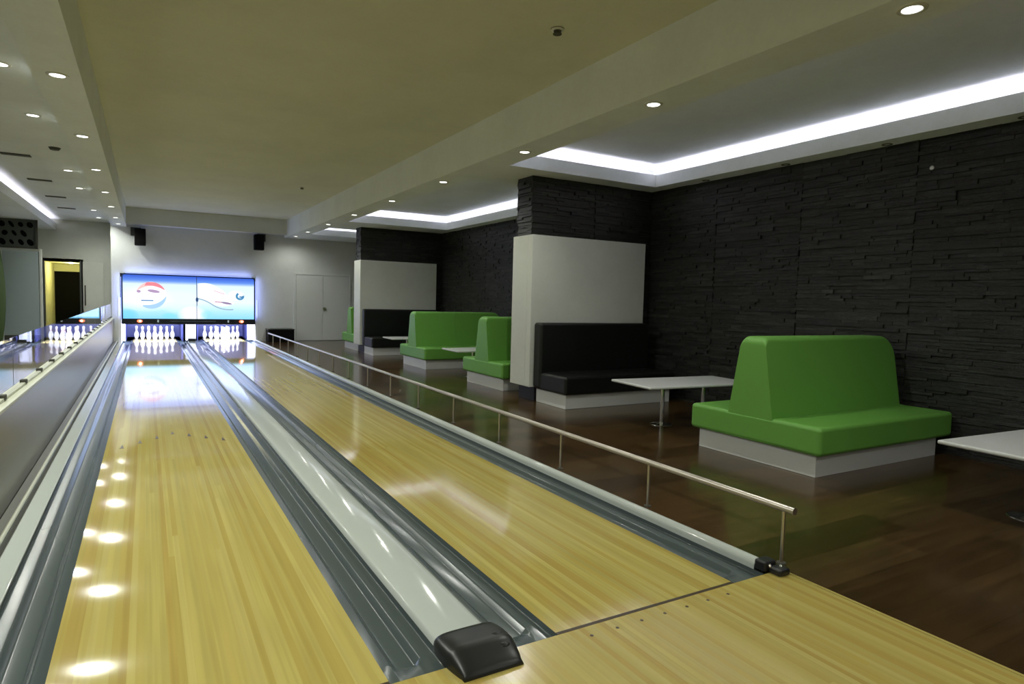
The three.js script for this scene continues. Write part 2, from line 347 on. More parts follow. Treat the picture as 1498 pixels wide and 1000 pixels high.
// gutters
function gutter(x0, dir, label) {
  const pr = [[0, -0.001], [0.003, -0.024], [0.008, -0.030], [0.052, -0.034], [0.060, -0.038], [0.078, -0.058], [0.088, -0.062], [0.147, -0.062], [0.157, -0.058], [0.175, -0.038], [0.183, -0.034], [0.227, -0.030], [0.232, -0.024], [0.235, -0.004]];
  const g = thing('gutter', label, 'gutter', [x0, 0, 0], 0, 'lane gutters');
  const pts = pr.map(([a, y]) => [a * dir, y]); if (dir < 0) pts.reverse();
  part('channel', sweepZ(pts, -19.2, -0.16), M.gutter, g);
  const lo = pts.map(([a, y]) => [a, y]), hi = pts.map(([a, y]) => [a, Math.max(y, -0.030)]);
  // sloped end piece back up to the approach level
  const pos = [], idx = [], uv = [], n = lo.length;
  [[lo, -0.16], [hi, -0.10], [hi, 0.002]].forEach(([q, z]) => q.forEach(([a, y]) => { pos.push(a, y, z); uv.push(a, z); }));
  for (let k = 0; k < 2; k++) for (let i = 0; i < n - 1; i++) { const a = k * n + i; idx.push(a, a + 1, a + n, a + 1, a + n + 1, a + n); }
  const e = new THREE.BufferGeometry(); e.setAttribute('position', new THREE.Float32BufferAttribute(pos, 3)); e.setAttribute('uv', new THREE.Float32BufferAttribute(uv, 2)); e.setIndex(idx); e.computeVertexNormals();
  part('end_ramp', e, M.gutter, g);
  part('gutter_bed', bx(Math.min(0, dir * GW), Math.max(0, dir * GW), -0.12, -0.066, -19.2, 0.0), M.gutter, g);
}
gutter(-LW, -1, 'grey-green gutter between the low wall and the arrowed lane');
gutter(LW, 1, 'grey-green gutter between the arrowed lane and the ball return cover');
gutter(laneB - LW, -1, 'grey-green gutter between the ball return cover and the railing lane');
gutter(laneB + LW, 1, 'grey-green gutter between the lane and the low railing');

// ball return cover between the lanes and its black hood
{
  const a = LW + GW, b = laneB - LW - GW, w = b - a;
  const pts = []; for (let i = 0; i <= 12; i++) { const t = i / 12; pts.push([a + 0.004 + t * (w - 0.008), 0.012 + 0.016 * Math.pow(Math.sin(Math.PI * t), 0.45)]); }
  pts.unshift([a + 0.004, -0.05]); pts.push([b - 0.004, -0.05]);
  const g = thing('ball_return_cover', 'long light grey cover between the two lanes', 'ball return');
  part('cover', sweepZ(pts, -17.5, -0.131), M.capping, g);
  part('end_block', rbx(a + 0.03, b - 0.03, 0, 0.10, -17.62, -17.5, 0.015), M.black, g, 'black block');
  // hood: rounded wedge
  const N = 20, K = 14, pos = [], idx = [];
  for (let k = 0; k <= K; k++) {
    const t = k / K, z = -0.13 + 0.25 * t, hw = (w / 2 + 0.018) * (0.90 + 0.13 * Math.sin(Math.PI * Math.min(1, t * 0.9 + 0.2))) * (t > 0.9 ? 0.97 : 1), h = t < 0.55 ? 0.058 + 0.010 * Math.sin(t / 0.55 * Math.PI * 0.6) : 0.0675 * Math.pow(Math.max(0, 1 - (t - 0.55) / 0.47), 0.62) + 0.006;
    for (let i = 0; i <= N; i++) { const a2 = Math.PI * i / N, c = Math.cos(a2), s = Math.sin(a2); pos.push((a + b) / 2 - hw * Math.sign(c) * Math.pow(Math.abs(c), 0.42), h * Math.pow(s, 0.5), z); }
  }
  for (let k = 0; k < K; k++) for (let i = 0; i < N; i++) { const p = k * (N + 1) + i; idx.push(p, p + N + 1, p + 1, p + 1, p + N + 1, p + N + 2); }
  for (const [k, f] of [[0, 1], [K, -1]]) { const c = pos.length / 3; pos.push((a + b) / 2, 0, -0.13 + 0.25 * k / K); for (let i = 0; i < N; i++) { const p = k * (N + 1) + i; f > 0 ? idx.push(c, p, p + 1) : idx.push(c, p + 1, p); } }
  const hg = new THREE.BufferGeometry(); hg.setAttribute('position', new THREE.Float32BufferAttribute(pos, 3)); hg.setIndex(idx); hg.computeVertexNormals(); uvMetres(hg);
  const hood = thing('return_hood', 'black moulded plastic hood at the end of the ball return cover', 'hood');
  part('shell', hg, M.black, hood);
  for (const dz of [-0.02, 0.045]) { const s = new THREE.SphereGeometry(0.02, 16, 10); s.scale(1.3, 0.55, 0.8); s.translate(b - 0.045, 0.060 - (dz > 0 ? 0.010 : 0), dz); part('button', s, M.black, hood); }
}
// right capping tube with its black end bracket
{
  const g = thing('capping_tube', 'light grey rounded capping along the railing side gutter', 'capping');
  const pts = []; for (let i = 0; i <= 14; i++) { const a = Math.PI * (1 - i / 14); pts.push([2.574 + 0.036 * Math.cos(a), 0.014 + 0.034 * Math.sin(a)]); }
  pts.unshift([2.538, -0.05]); pts.push([2.61, -0.05]);
  part('tube', sweepZ(pts, ZF, -0.07), M.capping, g);
  const b = thing('end_bracket', 'small black bracket ending the grey capping beside the railing', 'bracket');
  part('block', rbx(2.535, 2.625, 0, 0.056, -0.07, 0.0, 0.012), M.black, b);
  part('wedge', rbx(2.56, 2.64, 0, 0.036, 0.0, 0.075, 0.012), M.black, b);
  for (const [x, z] of [[2.565, -0.0], [2.61, 0.03]]) { const s = new THREE.SphereGeometry(0.011, 12, 8); s.translate(x, 0.036, z + 0.006); part('bolt', s, M.chrome, b, 'bright metal bolt'); }
}

// low railing
{
  const g = thing('low_railing', 'low metal tube railing between the lane and brown floor', 'railing');
  const z0 = 0.02, z1 = -16.45, yR = 0.302, X = 2.725;
  const r = new THREE.CylinderGeometry(0.019, 0.019, z0 - z1, 20); r.rotateX(Math.PI / 2); r.translate(X, yR, (z0 + z1) / 2);
  part('handrail', r, M.steel, g);
  for (let k = 0; k < 16; k++) {
    const z = -0.045 - 1.045 * k;
    const p = part('post', cyl(0.0095, 0.0095, 0.004, yR - 0.012, X, z, 14), M.steel, g);
    part('foot_plate', cyl(0.026, 0.024, 0, 0.008, X, z, 18), M.smallDark, p);
  }
}

// ---------------------------------------------------------------- low wall with glass
{
  const g = thing('wall_low', 'low grey wall with pale ledge beside the lanes', 'low wall', [0, 0, 0], 0, null, 'structure');
  part('wall_face', bx(-1.04, -0.96, -0.05, 0.63, ZF, 3.2), M.greyPanel, g);
  part('ledge', rbx(-1.06, -0.945, 0.63, 0.655, ZF, 3.2, 0.006, 1), M.cream, g, 'pale ledge');
  const s = thing('side_capping', 'pale capping strip and cream tube at the foot of the low wall', 'capping');
  part('strip', rbx(-0.860, -0.764, -0.05, 0.012, ZF, 0.0, 0.005, 1), M.capping, s);
  const t = new THREE.CylinderGeometry(0.012, 0.012, 0.0 - ZF, 16); t.rotateX(Math.PI / 2); t.translate(-0.888, 0.038, ZF / 2);
  part('foot_tube', t, M.cream, s, 'cream tube');
  part('kerb', rbx(-0.957, -0.876, -0.05, 0.027, ZF, 0.0, 0.004, 1), M.greyPanel, s, 'grey kerb');
  part('kerb_gap', bx(-0.876, -0.860, -0.05, -0.02, ZF, 0.0), M.greyPanel, s, 'recessed joint');
  const b = thing('glass_balustrade', 'clear glass balustrade on the pale ledge of the low wall', 'balustrade');
  part('base_rail', rbx(-1.018, -0.988, 0.655, 0.675, ZF + 0.01, 3.2, 0.004, 1), M.cream, b, 'pale rail');
  for (let z = 3.1, i = 0; z > ZF + 0.8; z -= 1.62, i++) {
    const z1 = Math.max(z - 1.60, ZF + 0.03);
    const p = part('glass_pane', new THREE.PlaneGeometry(z - z1, 0.36).rotateY(Math.PI / 2).translate(-1.003, 0.852, (z + z1) / 2), M.glass, b, 'clear glass pane');
    p.castShadow = false;
    for (const q of [0.25, 0.75]) part('clamp', rbx(-1.024, -0.982, 0.662, 0.695, z + (z1 - z) * q - 0.03, z + (z1 - z) * q + 0.03, 0.005, 1), M.smallDark, b, 'dark clamp');
  }
}

// ---------------------------------------------------------------- bowling display and pits
{
  const x0 = -0.775, x1 = 2.545, y0 = 0.50, y1 = 1.845, yS = 0.64, zf = ZF + 0.10;
  const g = thing('masking_unit', 'wide backlit blue and white display above the pins', 'display');
  const rr4 = (a, b, c, d, r) => { const s = new THREE.Shape(); s.moveTo(a, c); s.lineTo(b, c); s.lineTo(b, d - r); s.quadraticCurveTo(b, d, b - r, d); s.lineTo(a + r, d); s.quadraticCurveTo(a, d, a, d - r); s.lineTo(a, c); return s; };
  const fs = rr4(x0, x1, y0, y1, 0.09); const hole = rr4(x0 + 0.035, x1 - 0.035, yS, y1 - 0.035, 0.06); fs.holes.push(hole);
  const fg = new THREE.ExtrudeGeometry(fs, { depth: 0.10, bevelEnabled: false }); fg.translate(0, 0, zf - 0.10);
  part('frame', fg, M.maskFrame, g, 'dark blue frame');
  part('back_board', bx(x0 + 0.01, x1 - 0.01, y0, y1 - 0.05, zf - 0.12, zf - 0.06), M.maskBlack, g);
  const hs = part('header_strip', rbx(x0 + 0.005, x1 - 0.005, y0 - 0.01, yS - 0.005, zf - 0.02, zf + 0.015, 0.006, 1), M.maskBlack, g, 'black strip with indicator lamps');
  // blue strips behind the frame edges wash the wall
  const HALO = 20, HC = lin(0.34, 0.42, 1.0), hz = ZF + 0.098, hxm = (x0 + x1) / 2, hym = (y0 + y1) / 2 + 0.1;
  part('halo_strip', rbx(x0 + 0.1, x1 - 0.1, y1, y1 + 0.008, hz - 0.03, hz, 0.002, 1), M.halo, g, 'blue backlight strip');
  part('halo_strip', rbx(x0 - 0.008, x0, y0 + 0.1, y1 - 0.1, hz - 0.03, hz, 0.002, 1), M.halo, g, 'blue backlight strip');
  part('halo_strip', rbx(x1, x1 + 0.008, y0 + 0.1, y1 - 0.1, hz - 0.03, hz, 0.002, 1), M.halo, g, 'blue backlight strip');
  rectLight(x1 - x0 - 0.2, 0.03, HC, HALO, [hxm, y1 + 0.012, hz - 0.015], [hxm, y1 + 1.012, hz + 0.0]);
  rectLight(0.03, y1 - y0 - 0.2, HC, HALO, [x0 - 0.012, hym, hz - 0.015], [x0 - 1.012, hym, hz - 0.015]);
  rectLight(0.03, y1 - y0 - 0.2, HC, HALO, [x1 + 0.012, hym, hz - 0.015], [x1 + 1.012, hym, hz - 0.015]);
  // printed panels
  const W = 1024, H = 380, c = document.createElement('canvas'); c.width = W; c.height = H; const k = c.getContext('2d');
  const gr = k.createLinearGradient(0, 0, 0, H);
  gr.addColorStop(0, '#2f55c4'); gr.addColorStop(0.12, '#5f8ade'); gr.addColorStop(0.2, '#cfe2fb'); gr.addColorStop(0.6, '#d9ecfb'); gr.addColorStop(1, '#86cdf2');
  k.fillStyle = gr; k.fillRect(0, 0, W, H);
  const blob = (x, y, rx, ry, col, a, rot = 0) => { for (let i = 0; i < 8; i++) { k.globalAlpha = a / 8 * 1.6; k.fillStyle = col; k.beginPath(); k.ellipse(x, y, rx * (1 - i * 0.07), ry * (1 - i * 0.07), rot, 0, 7); k.fill(); } k.globalAlpha = 1; };
  blob(170, 200, 230, 120, '#eef7ff', 0.6); blob(430, 230, 180, 110, '#dff0fd', 0.6);
  blob(520, 350, 120, 90, '#fff4f2', 0.8); blob(30, 350, 90, 60, '#62c4ee', 0.6); blob(340, 355, 60, 30, '#7fd0f2', 0.7); blob(640, 340, 60, 40, '#8ad2f2', 0.5);
  // round emblem: red cap, white middle, pale blue foot
  k.save(); k.translate(-32, 0); k.beginPath(); k.ellipse(240, 175, 112, 118, 0, 0, 7); k.clip();
  k.fillStyle = '#f2f6fb'; k.fillRect(100, 40, 300, 300);
  k.fillStyle = '#f1bdbb'; k.beginPath(); k.moveTo(120, 50); k.lineTo(360, 50); k.lineTo(360, 150); k.quadraticCurveTo(300, 70, 200, 100); k.quadraticCurveTo(150, 120, 120, 150); k.fill();
  k.fillStyle = '#dc808c'; k.beginPath(); k.moveTo(205, 60); k.lineTo(300, 62); k.quadraticCurveTo(335, 90, 345, 130); k.quadraticCurveTo(270, 80, 190, 92); k.fill();
  k.fillStyle = '#9fc4ee'; k.beginPath(); k.moveTo(180, 260); k.quadraticCurveTo(300, 270, 360, 165); k.lineTo(370, 320); k.lineTo(150, 320); k.fill();
  k.fillStyle = '#a98fb2'; k.beginPath(); k.ellipse(258, 138, 46, 13, 0.15, 0, 7); k.fill(); k.beginPath(); k.ellipse(148, 142, 15, 12, 0, 0, 7); k.fill();
  k.fillStyle = '#5f8ab8'; k.fillRect(165, 216, 90, 10); k.restore();
  // right half: white sweep, grey line, dark dash, small round mark
  k.fillStyle = '#e9f3fc'; k.beginPath(); k.moveTo(566, 60); k.quadraticCurveTo(680, 30, 780, 130); k.lineTo(860, 230); k.quadraticCurveTo(760, 300, 640, 220); k.lineTo(566, 200); k.fill();
  k.strokeStyle = '#8fa9b8'; k.lineWidth = 10; k.beginPath(); k.moveTo(560, 195); k.quadraticCurveTo(620, 200, 690, 255); k.quadraticCurveTo(760, 300, 850, 290); k.stroke();
  k.strokeStyle = '#d8b0bc'; k.lineWidth = 7; k.beginPath(); k.moveTo(690, 118); k.lineTo(780, 150); k.stroke();
  k.strokeStyle = '#c596a8'; k.lineWidth = 10; k.beginPath(); k.moveTo(700, 220); k.lineTo(770, 226); k.stroke();
  k.fillStyle = '#8a7698'; k.beginPath(); k.ellipse(795, 232, 44, 9, 0.18, 0, 7); k.fill();
  blob(870, 160, 70, 52, '#f3fbff', 0.9); k.strokeStyle = '#4a86b0'; k.lineWidth = 18; k.beginPath(); k.arc(905, 165, 27, -0.2, 4.2); k.stroke(); k.fillStyle = '#3f7aa8'; k.fillRect(900, 166, 34, 12);
  k.fillStyle = '#37507c'; k.fillRect(556, 70, 5, 190); k.beginPath(); k.ellipse(558, 205, 12, 22, 0, 0, 7); k.fill();
  const tex = new THREE.CanvasTexture(c); tex.colorSpace = THREE.SRGBColorSpace;
  const pm = std({ color: 0x111111, emissive: 0xffffff, emissiveMap: tex, emissiveIntensity: 1.3, roughness: 0.25 });
  const panel = (a, b, u0, u1, label) => { const s = rr4(a, b, yS, y1 - 0.035, 0.0001), q = new THREE.ShapeGeometry(s), p = q.attributes.position, uv = q.attributes.uv; for (let i = 0; i < p.count; i++) uv.setXY(i, u0 + (u1 - u0) * (p.getX(i) - a) / (b - a), (p.getY(i) - yS) / (y1 - 0.035 - yS)); q.translate(0, 0, zf - 0.015); part('display_panel', q, pm, g, label); };
  const xm = x0 + (x1 - x0) * 0.54;
  panel(x0 + 0.03, xm - 0.004, 0, 0.54, 'backlit panel with a red, white and blue round emblem'); panel(xm + 0.004, x1 - 0.03, 0.545, 1, 'backlit panel with a white sweep and a small round mark');
  part('seam', bx(xm - 0.006, xm + 0.006, yS, y1 - 0.03, zf - 0.02, zf - 0.008), M.maskFrame, g);
  rectLight(x1 - x0 - 0.1, y1 - yS - 0.08, lin(0.42, 0.52, 1.0), 1.3, [(x0 + x1) / 2, (yS + y1) / 2, zf + 0.02], [(x0 + x1) / 2, (yS + y1) / 2, zf + 2]);
  for (const cx of [-0.36, 2.17]) { const l = part('indicator_lamp', new THREE.SphereGeometry(0.045, 16, 10).scale(1.4, 0.9, 0.4).translate(cx, 0.575, zf + 0.018), M.red, hs, 'glowing red lamp'); part('lamp_core', new THREE.SphereGeometry(0.028, 12, 8).scale(1, 1, 0.5).translate(cx + 0.01, 0.575, zf + 0.028), M.redCore, l);
    const pl = new THREE.PointLight(lin(1, 0.3, 0.15), 0.06, 4); pl.position.set(cx, 0.575, zf + 0.07); pl.castShadow = true; scene.add(pl); }
  for (const cx of [0.07, 1.82]) part('window_lens', rbx(cx - 0.02, cx + 0.02, 0.545, 0.61, zf + 0.012, zf + 0.02, 0.003, 1), M.lensWhite, hs, 'small pale lens');
  part('caption_bar', bx(0.35, 1.5, 0.572, 0.584, zf + 0.012, zf + 0.0165), std({ color: lin(0.16, 0.18, 0.24), roughness: 0.5 }), hs, 'thin grey line');

  // pits: side cheeks, divider, curtains, roof
  const pit = thing('pin_pit', 'white-lit pit enclosure behind the pins', 'pin pit', [0, 0, 0], 0, null, 'structure');
  part('roof', bx(-0.85, 2.6, 1.2, 1.3, -20.3, ZF - 0.02), M.blackMatte, pit);
  part('pit_wall', [bx(-0.85, -0.79, -0.3, 1.2, -20.3, ZF + 0.02), bx(2.565, 2.62, -0.3, 1.2, -20.3, ZF + 0.02)], M.pitWhite, pit);
  part('pit_wall', bx(-0.85, 2.6, -0.3, 1.2, -20.4, -20.3), M.blackMatte, pit);
  part('pit_floor', bx(-0.85, 2.6, -0.35, -0.3, -20.3, ZF), M.blackMatte, pit);
  const a = LW + GW, b = laneB - LW - GW;
  part('divider', [rbx(a, b, 0.0, 0.52, -19.4, -18.06, 0.02), rbx(a + 0.08, a + 0.17, 0.04, 0.5, -18.07, -18.04, 0.01)], M.pitWhite, pit, 'white divider post between the pin decks');
  part('pillar', rbx(-0.79, -0.71, 0.0, 0.55, -18.16, -18.06, 0.01), M.pitWhite, pit, 'white post');
  part('pillar', rbx(2.40, 2.565, 0.0, 0.55, -18.16, -18.06, 0.01), M.pitWhite, pit, 'white post');
  for (const cx of [0, laneB]) {
    part('kickback', [bx(cx - LW - 0.20, cx - LW - 0.17, 0, 0.6, -19.6, -18.1), bx(cx + LW + 0.14, cx + LW + 0.17, 0, 0.6, -19.6, -18.1)], M.pitBlue, pit, 'deep blue side plate');
    part('curtain', rbx(cx - 0.78, cx + 0.74, 0.02, 0.95, -19.62, -19.58, 0.01, 1), M.pitBlue, pit, 'deep blue pit curtain');
    const lamp = solo('pin_light', rbx(cx - 0.5, cx + 0.5, 0.575, 0.62, ZF - 0.22, ZF - 0.14, 0.01, 1), M.pitLamp, cx ? 'bright tube lamp over the pins of the railing lane' : 'bright tube lamp over the pins of the arrowed lane', 'lamp', 'lamps over the pin decks');
    rectLight(1.0, 0.07, PIT_COL, PIT, [cx, 0.565, ZF - 0.20], [cx, 0.0, ZF - 0.85]);
  }
}
// pins
{
  const pr = [[0.0, 0], [0.0258, 0.0], [0.0286, 0.006], [0.0358, 0.019], [0.0497, 0.057], [0.0578, 0.086], [0.0605, 0.114], [0.0579, 0.149], [0.0471, 0.184], [0.0312, 0.219], [0.0248, 0.239], [0.0228, 0.254], [0.0236, 0.276], [0.0262, 0.301], [0.0283, 0.325], [0.0323 * 0.99, 0.343], [0.0315, 0.355], [0.025, 0.370], [0.013, 0.379], [0, 0.381]];
  const geo = new THREE.LatheGeometry(pr.map(([r, y]) => new THREE.Vector2(r, y)), 28);
  const ring = (y, r) => { const t = new THREE.TorusGeometry(r, 0.0035, 6, 28); t.rotateX(Math.PI / 2); t.translate(0, y, 0); return t; };
  const rg = [ring(0.245, 0.0225), ring(0.268, 0.0215)];
  let proto;
  for (const [cx, label, group] of [[0, 'white bowling pin standing at the end of the arrowed lane', 'pins of the arrowed lane'], [laneB, 'white bowling pin standing at the end of the railing lane', 'pins of the railing lane']])
    for (let r = 0; r < 4; r++) for (let i = 0; i <= r; i++) {
      const p = [cx + (i - r / 2) * 0.3048, 0, -18.29 - r * 0.264];
      if (!proto) { proto = thing('bowling_pin', label, 'bowling pin', p, 0, group); part('body', geo, M.pin, proto); part('neck_stripes', rg, M.pinRed, proto, 'thin red neck rings'); } else dup(proto, p, 0, label, group);
    }
}

// ---------------------------------------------------------------- doors and far wall fittings
{
  const d = thing('door_1', 'white double door with round handle in the end wall', 'door', [0, 0, 0], 0, null, 'structure');
  part('door_frame', [bx(3.64, 3.70, 0, 2.0, ZF, ZF + 0.03), bx(5.30, 5.36, 0, 2.0, ZF, ZF + 0.03), bx(3.64, 5.36, 2.0, 2.06, ZF, ZF + 0.03)], M.doorWhite, d);
  for (const [a, b] of [[3.71, 4.495], [4.505, 5.29]]) part('door_leaf', rbx(a, b, 0.01, 1.99, ZF, ZF + 0.02, 0.004, 1), M.doorWhite, d);
  const h = new THREE.CylinderGeometry(0.05, 0.05, 0.04, 18); h.rotateX(Math.PI / 2); h.translate(4.55, 0.98, ZF + 0.04);
  part('door_handle', h, M.steel, d);
  const r = thing('door_2', 'lit yellow-cream doorway with dark door deep inside', 'doorway', [0, 0, 0], 0, null, 'structure');
  const zc = -20.7;
  part('reveal', [bx(-2.60, -2.52, 0, 2.19, zc, ZL), bx(-1.75, -1.67, 0, 2.19, zc, ZL), bx(-2.52, -1.75, 2.11, 2.19, zc, ZL), bx(-2.52, -1.75, 1.90, 2.11, zc, zc + 0.05)], M.reveal, r, 'cream passage lining');
  part('passage_floor', bx(-2.6, -1.67, -0.1, 0.0, zc, ZL), M.floorDark, r);
  part('door_leaf', rbx(-2.52, -1.75, 0.0, 1.90, zc - 0.06, zc, 0.005, 1), M.doorDark, r, 'black door leaf');
  part('architrave', [bx(-2.56, -2.52, 0, 2.15, ZL, ZL + 0.03), bx(-1.75, -1.71, 0, 2.15, ZL, ZL + 0.03)], M.lattice, r, 'dark thin architrave');
  const pl = thing('passage_lamp', 'small ceiling lamp inside the cream passage', 'lamp', [-2.0, 2.09, -19.4]);
  part('lens', cyl(0.05, 0.05, 0.0, 0.018, 0, 0, 18), M.lampLens, pl);
  const q = new THREE.PointLight(lin(1, 0.95, 0.55), 1.5, 6); q.position.set(-2.0, 2.03, -19.4); q.castShadow = true; scene.add(q);
  const e = thing('door_3', 'flush pale door with dark upright handle beside the doorway', 'door', [0, 0, 0], 0, null, 'structure');
  part('door_leaf', rbx(-1.68, -1.2, 0.01, 2.12, ZL, ZL + 0.02, 0.004, 1), M.wallLeft, e);
  part('door_handle', rbx(-1.645, -1.615, 0.95, 1.5, ZL + 0.03, ZL + 0.055, 0.008, 1), M.smallDark, e, 'dark bar handle');
  // screen of lattice and frosted panel
  const s = thing('lattice_screen', 'dark cut-out lattice panel above the frosted partition', 'lattice', [0, 0, -16.1]);
  const sh = new THREE.Shape(); sh.moveTo(-3.45, 2.31); sh.lineTo(-2.37, 2.31); sh.lineTo(-2.37, 2.94); sh.lineTo(-3.45, 2.94); sh.lineTo(-3.45, 2.31);
  for (let j = 0; j < 3; j++) for (let i = 0; i < 6; i++) { const h2 = new THREE.Path(); const cx = -3.34 + i * 0.17 + (j % 2) * 0.05, cy = 2.42 + j * 0.20; if (cx > -2.46) continue; h2.absellipse(cx, cy, 0.035 + 0.012 * ((i * 7 + j * 3) % 3), 0.06 + 0.012 * ((i + j) % 3), 0, Math.PI * 2, true, 0.6); sh.holes.push(h2); }
  part('lattice_sheet', new THREE.ExtrudeGeometry(sh, { depth: 0.03, bevelEnabled: false, curveSegments: 10 }), M.lattice, s);
  part('lattice_backing', bx(-3.45, -2.37, 2.31, 2.94, -0.03, -0.012), M.blackMatte, s);
  part('lattice_frame', [bx(-3.47, -2.35, 2.28, 2.32, -0.01, 0.05), bx(-2.385, -2.345, 2.28, 2.94, -0.01, 0.05)], M.smallDark, s);
  const f = thing('frosted_partition', 'blue-grey frosted partition under the dark lattice', 'partition', [0, 0, -16.1]);
  part('panel', rbx(-3.0, -2.33, 0.30, 2.22, 0.0, 0.03, 0.005, 1), M.frost, f);
  part('edge_post', rbx(-2.33, -2.28, 0.0, 2.28, -0.01, 0.04, 0.005, 1), M.wallLeft, f, 'pale edge post');
  part('foot_rail', rbx(-3.0, -2.33, 0.0, 0.30, -0.01, 0.04, 0.005, 1), M.smallDark, f, 'dark foot rail');
  const lp = []; for (let i = 0; i <= 20; i++) { const t = i / 20; lp.push(new THREE.Vector2(0.20 + 0.09 * Math.sin(Math.PI * t * 0.95), 0.05 + 2.15 * t)); }
  lp.unshift(new THREE.Vector2(0.0, 0.05)); lp.push(new THREE.Vector2(0, 2.2));
  solo('green_column', new THREE.LatheGeometry(lp, 32).translate(-3.19, 0, -15.7), M.greenWall, 'bulging olive green column beside the frosted partition', 'column');
}
// speakers, bin
function speaker(x, y, label, side) {
  const g = thing('speaker', label, 'speaker', [x, y, ZF + 0.28]);
  part('cabinet', rbx(-0.13, 0.13, -0.22, 0.22, -0.12, 0.12, 0.02), M.blackMatte, g);
  part('grille', rbx(-0.112, 0.112, -0.20, 0.20, 0.118, 0.126, 0.004, 1), M.blackMatte, g);
  const b = part('bracket', [rbx(side * 0.10 - 0.03, side * 0.10 + 0.03, 0.10, 0.19, -0.27, -0.10, 0.01, 1), rbx(side * 0.1 - 0.12, side * 0.1 + 0.12, 0.05, 0.27, -0.28, -0.26, 0.005, 1)], M.smallDark, g, 'grey wall bracket');
}
speaker(-0.325, 2.80, 'black wall speaker above the round emblem of the display', -1);
speaker(2.62, 2.86, 'black wall speaker above the small round mark of the display', 1);
{
  const g = thing('storage_box', 'low black box standing against the end wall by the railing', 'box', [3.2, 0, ZF + 0.30]);
  part('body', rbx(-0.36, 0.36, 0.0, 0.36, -0.26, 0.24, 0.02), M.blackMatte, g);
  part('lid', rbx(-0.37, 0.37, 0.35, 0.385, -0.27, 0.25, 0.012), M.black, g);
}

// ---------------------------------------------------------------- sofas
const X0 = 4.40, X1 = 6.44;
function backrestGeo(x0, x1, y0, y1, wB, wT, rL, rR) {   // centred on z = 0
  const xs = []; for (let i = 0; i <= 10; i++) xs.push(x0 + rL * (1 - Math.cos(Math.PI / 2 * i / 10))); for (let i = 0; i <= 10; i++) xs.push(x1 - rR * (1 - Math.sin(Math.PI / 2 * i / 10)));
  const top = (x) => { let h = y1; if (x < x0 + rL) { const d = x0 + rL - x; h = y1 - rL + Math.sqrt(Math.max(0, rL * rL - d * d)); } if (x > x1 - rR) { const d = x - (x1 - rR); h = Math.min(h, y1 - rR + Math.sqrt(Math.max(0, rR * rR - d * d))); } return h; };
  const pos = [], idx = []; let n = 0;
  xs.forEach((x) => {
    const h = top(x), sec = [], rt = 0.05; const hw = (y) => wB + (wT - wB) * (y - y0) / (y1 - y0);
    for (let i = 0; i <= 6; i++) { const y = y0 + (h - rt - y0) * i / 6; sec.push([-hw(y), y]); }
    for (let i = 1; i < 8; i++) { const a = Math.PI / 2 * i / 8, c = hw(h - rt); sec.push([-c + rt * (1 - Math.cos(a)), h - rt + rt * Math.sin(a)]); }
    const m = sec.map(([z, y]) => [-z, y]).reverse(); sec.push(...m); n = sec.length;
    sec.forEach(([z, y]) => pos.push(x, y, z));
  });
  for (let k = 0; k < xs.length - 1; k++) for (let i = 0; i < n - 1; i++) { const a = k * n + i; idx.push(a, a + n, a + 1, a + 1, a + n, a + n + 1); }
  const side = new THREE.BufferGeometry(); side.setAttribute('position', new THREE.Float32BufferAttribute(pos, 3)); side.setIndex(idx); side.computeVertexNormals();
  const caps = [];
  for (const k of [0, xs.length - 1]) {
    const cp = [], ci = []; for (let i = 0; i < n; i++) cp.push(...pos.slice((k * n + i) * 3, (k * n + i) * 3 + 3));
    for (let i = 0; i < n / 2 - 1; i++) { const a = i, b = i + 1, c = n - 2 - i, d = n - 1 - i; k ? ci.push(a, d, b, b, d, c) : ci.push(a, b, d, b, c, d); }
    const cg = new THREE.BufferGeometry(); cg.setAttribute('position', new THREE.Float32BufferAttribute(cp, 3)); cg.setIndex(ci); cg.computeVertexNormals(); caps.push(uvMetres(cg));
  }
  return [uvMetres(side), ...caps];
}
function doubleBench(zc, label, group, modules = 1) {
  const g = thing('double_bench', label, 'bench', [0, 0, zc], 0, group), D = 0.69;
  part('base', rbx(X0 + 0.06, 6.30, 0, 0.19, -D + 0.07, D - 0.07, 0.004, 1), M.baseWhite, g, 'white box base');
  part('seat', rbx(X0, X1, 0.185, 0.42, -D, D, 0.035, 4), M.green, g);
  if (modules === 1) part('backrest', backrestGeo(X0 + 0.004, 6.36, 0.20, 1.11, 0.27, 0.12, 0.07, 0.17), M.green, g);
  else { const xm = (X0 + 6.36) / 2 - 0.1; part('backrest', backrestGeo(X0 + 0.004, xm - 0.003, 0.20, 1.11, 0.27, 0.12, 0.07, 0.02), M.green, g); part('backrest', backrestGeo(xm + 0.003, 6.36, 0.20, 1.11, 0.27, 0.12, 0.02, 0.17), M.green, g); }
  return g;
}
const GRP = 'green double benches in the booths';
doubleBench(-1.65, 'green vinyl double bench with one-piece backrest, nearest to the approach floor', GRP);
doubleBench(-6.82, 'green vinyl double bench right behind the nearer slate partition', GRP);
doubleBench(-9.87, 'green vinyl double bench with two-piece backrest in the middle booth', GRP, 2);
doubleBench(-14.40, 'green vinyl double bench behind the farther slate partition, near the white door', GRP);
function singleBench(zb, label) {   // back against zb, facing +z
  const g = thing('black_bench', label, 'bench', [0, 0, zb], 0, 'black wall benches');
  part('base', rbx(4.41, 6.20, 0, 0.19, 0.02, 0.72, 0.004, 1), M.baseWhite, g, 'white box base');
  part('seat', rbx(4.36, 6.26, 0.185, 0.42, 0.02, 0.78, 0.035, 4), M.vinylBlack, g);
  part('backrest', rbx(4.345, 6.26, 0.20, 1.085, 0.01, 0.20, 0.04, 4), M.vinylBlack, g);
}
singleBench(-5.2, 'black vinyl bench against the white board of the nearer partition');
singleBench(-13.1, 'black vinyl bench against the white board of the farther partition');

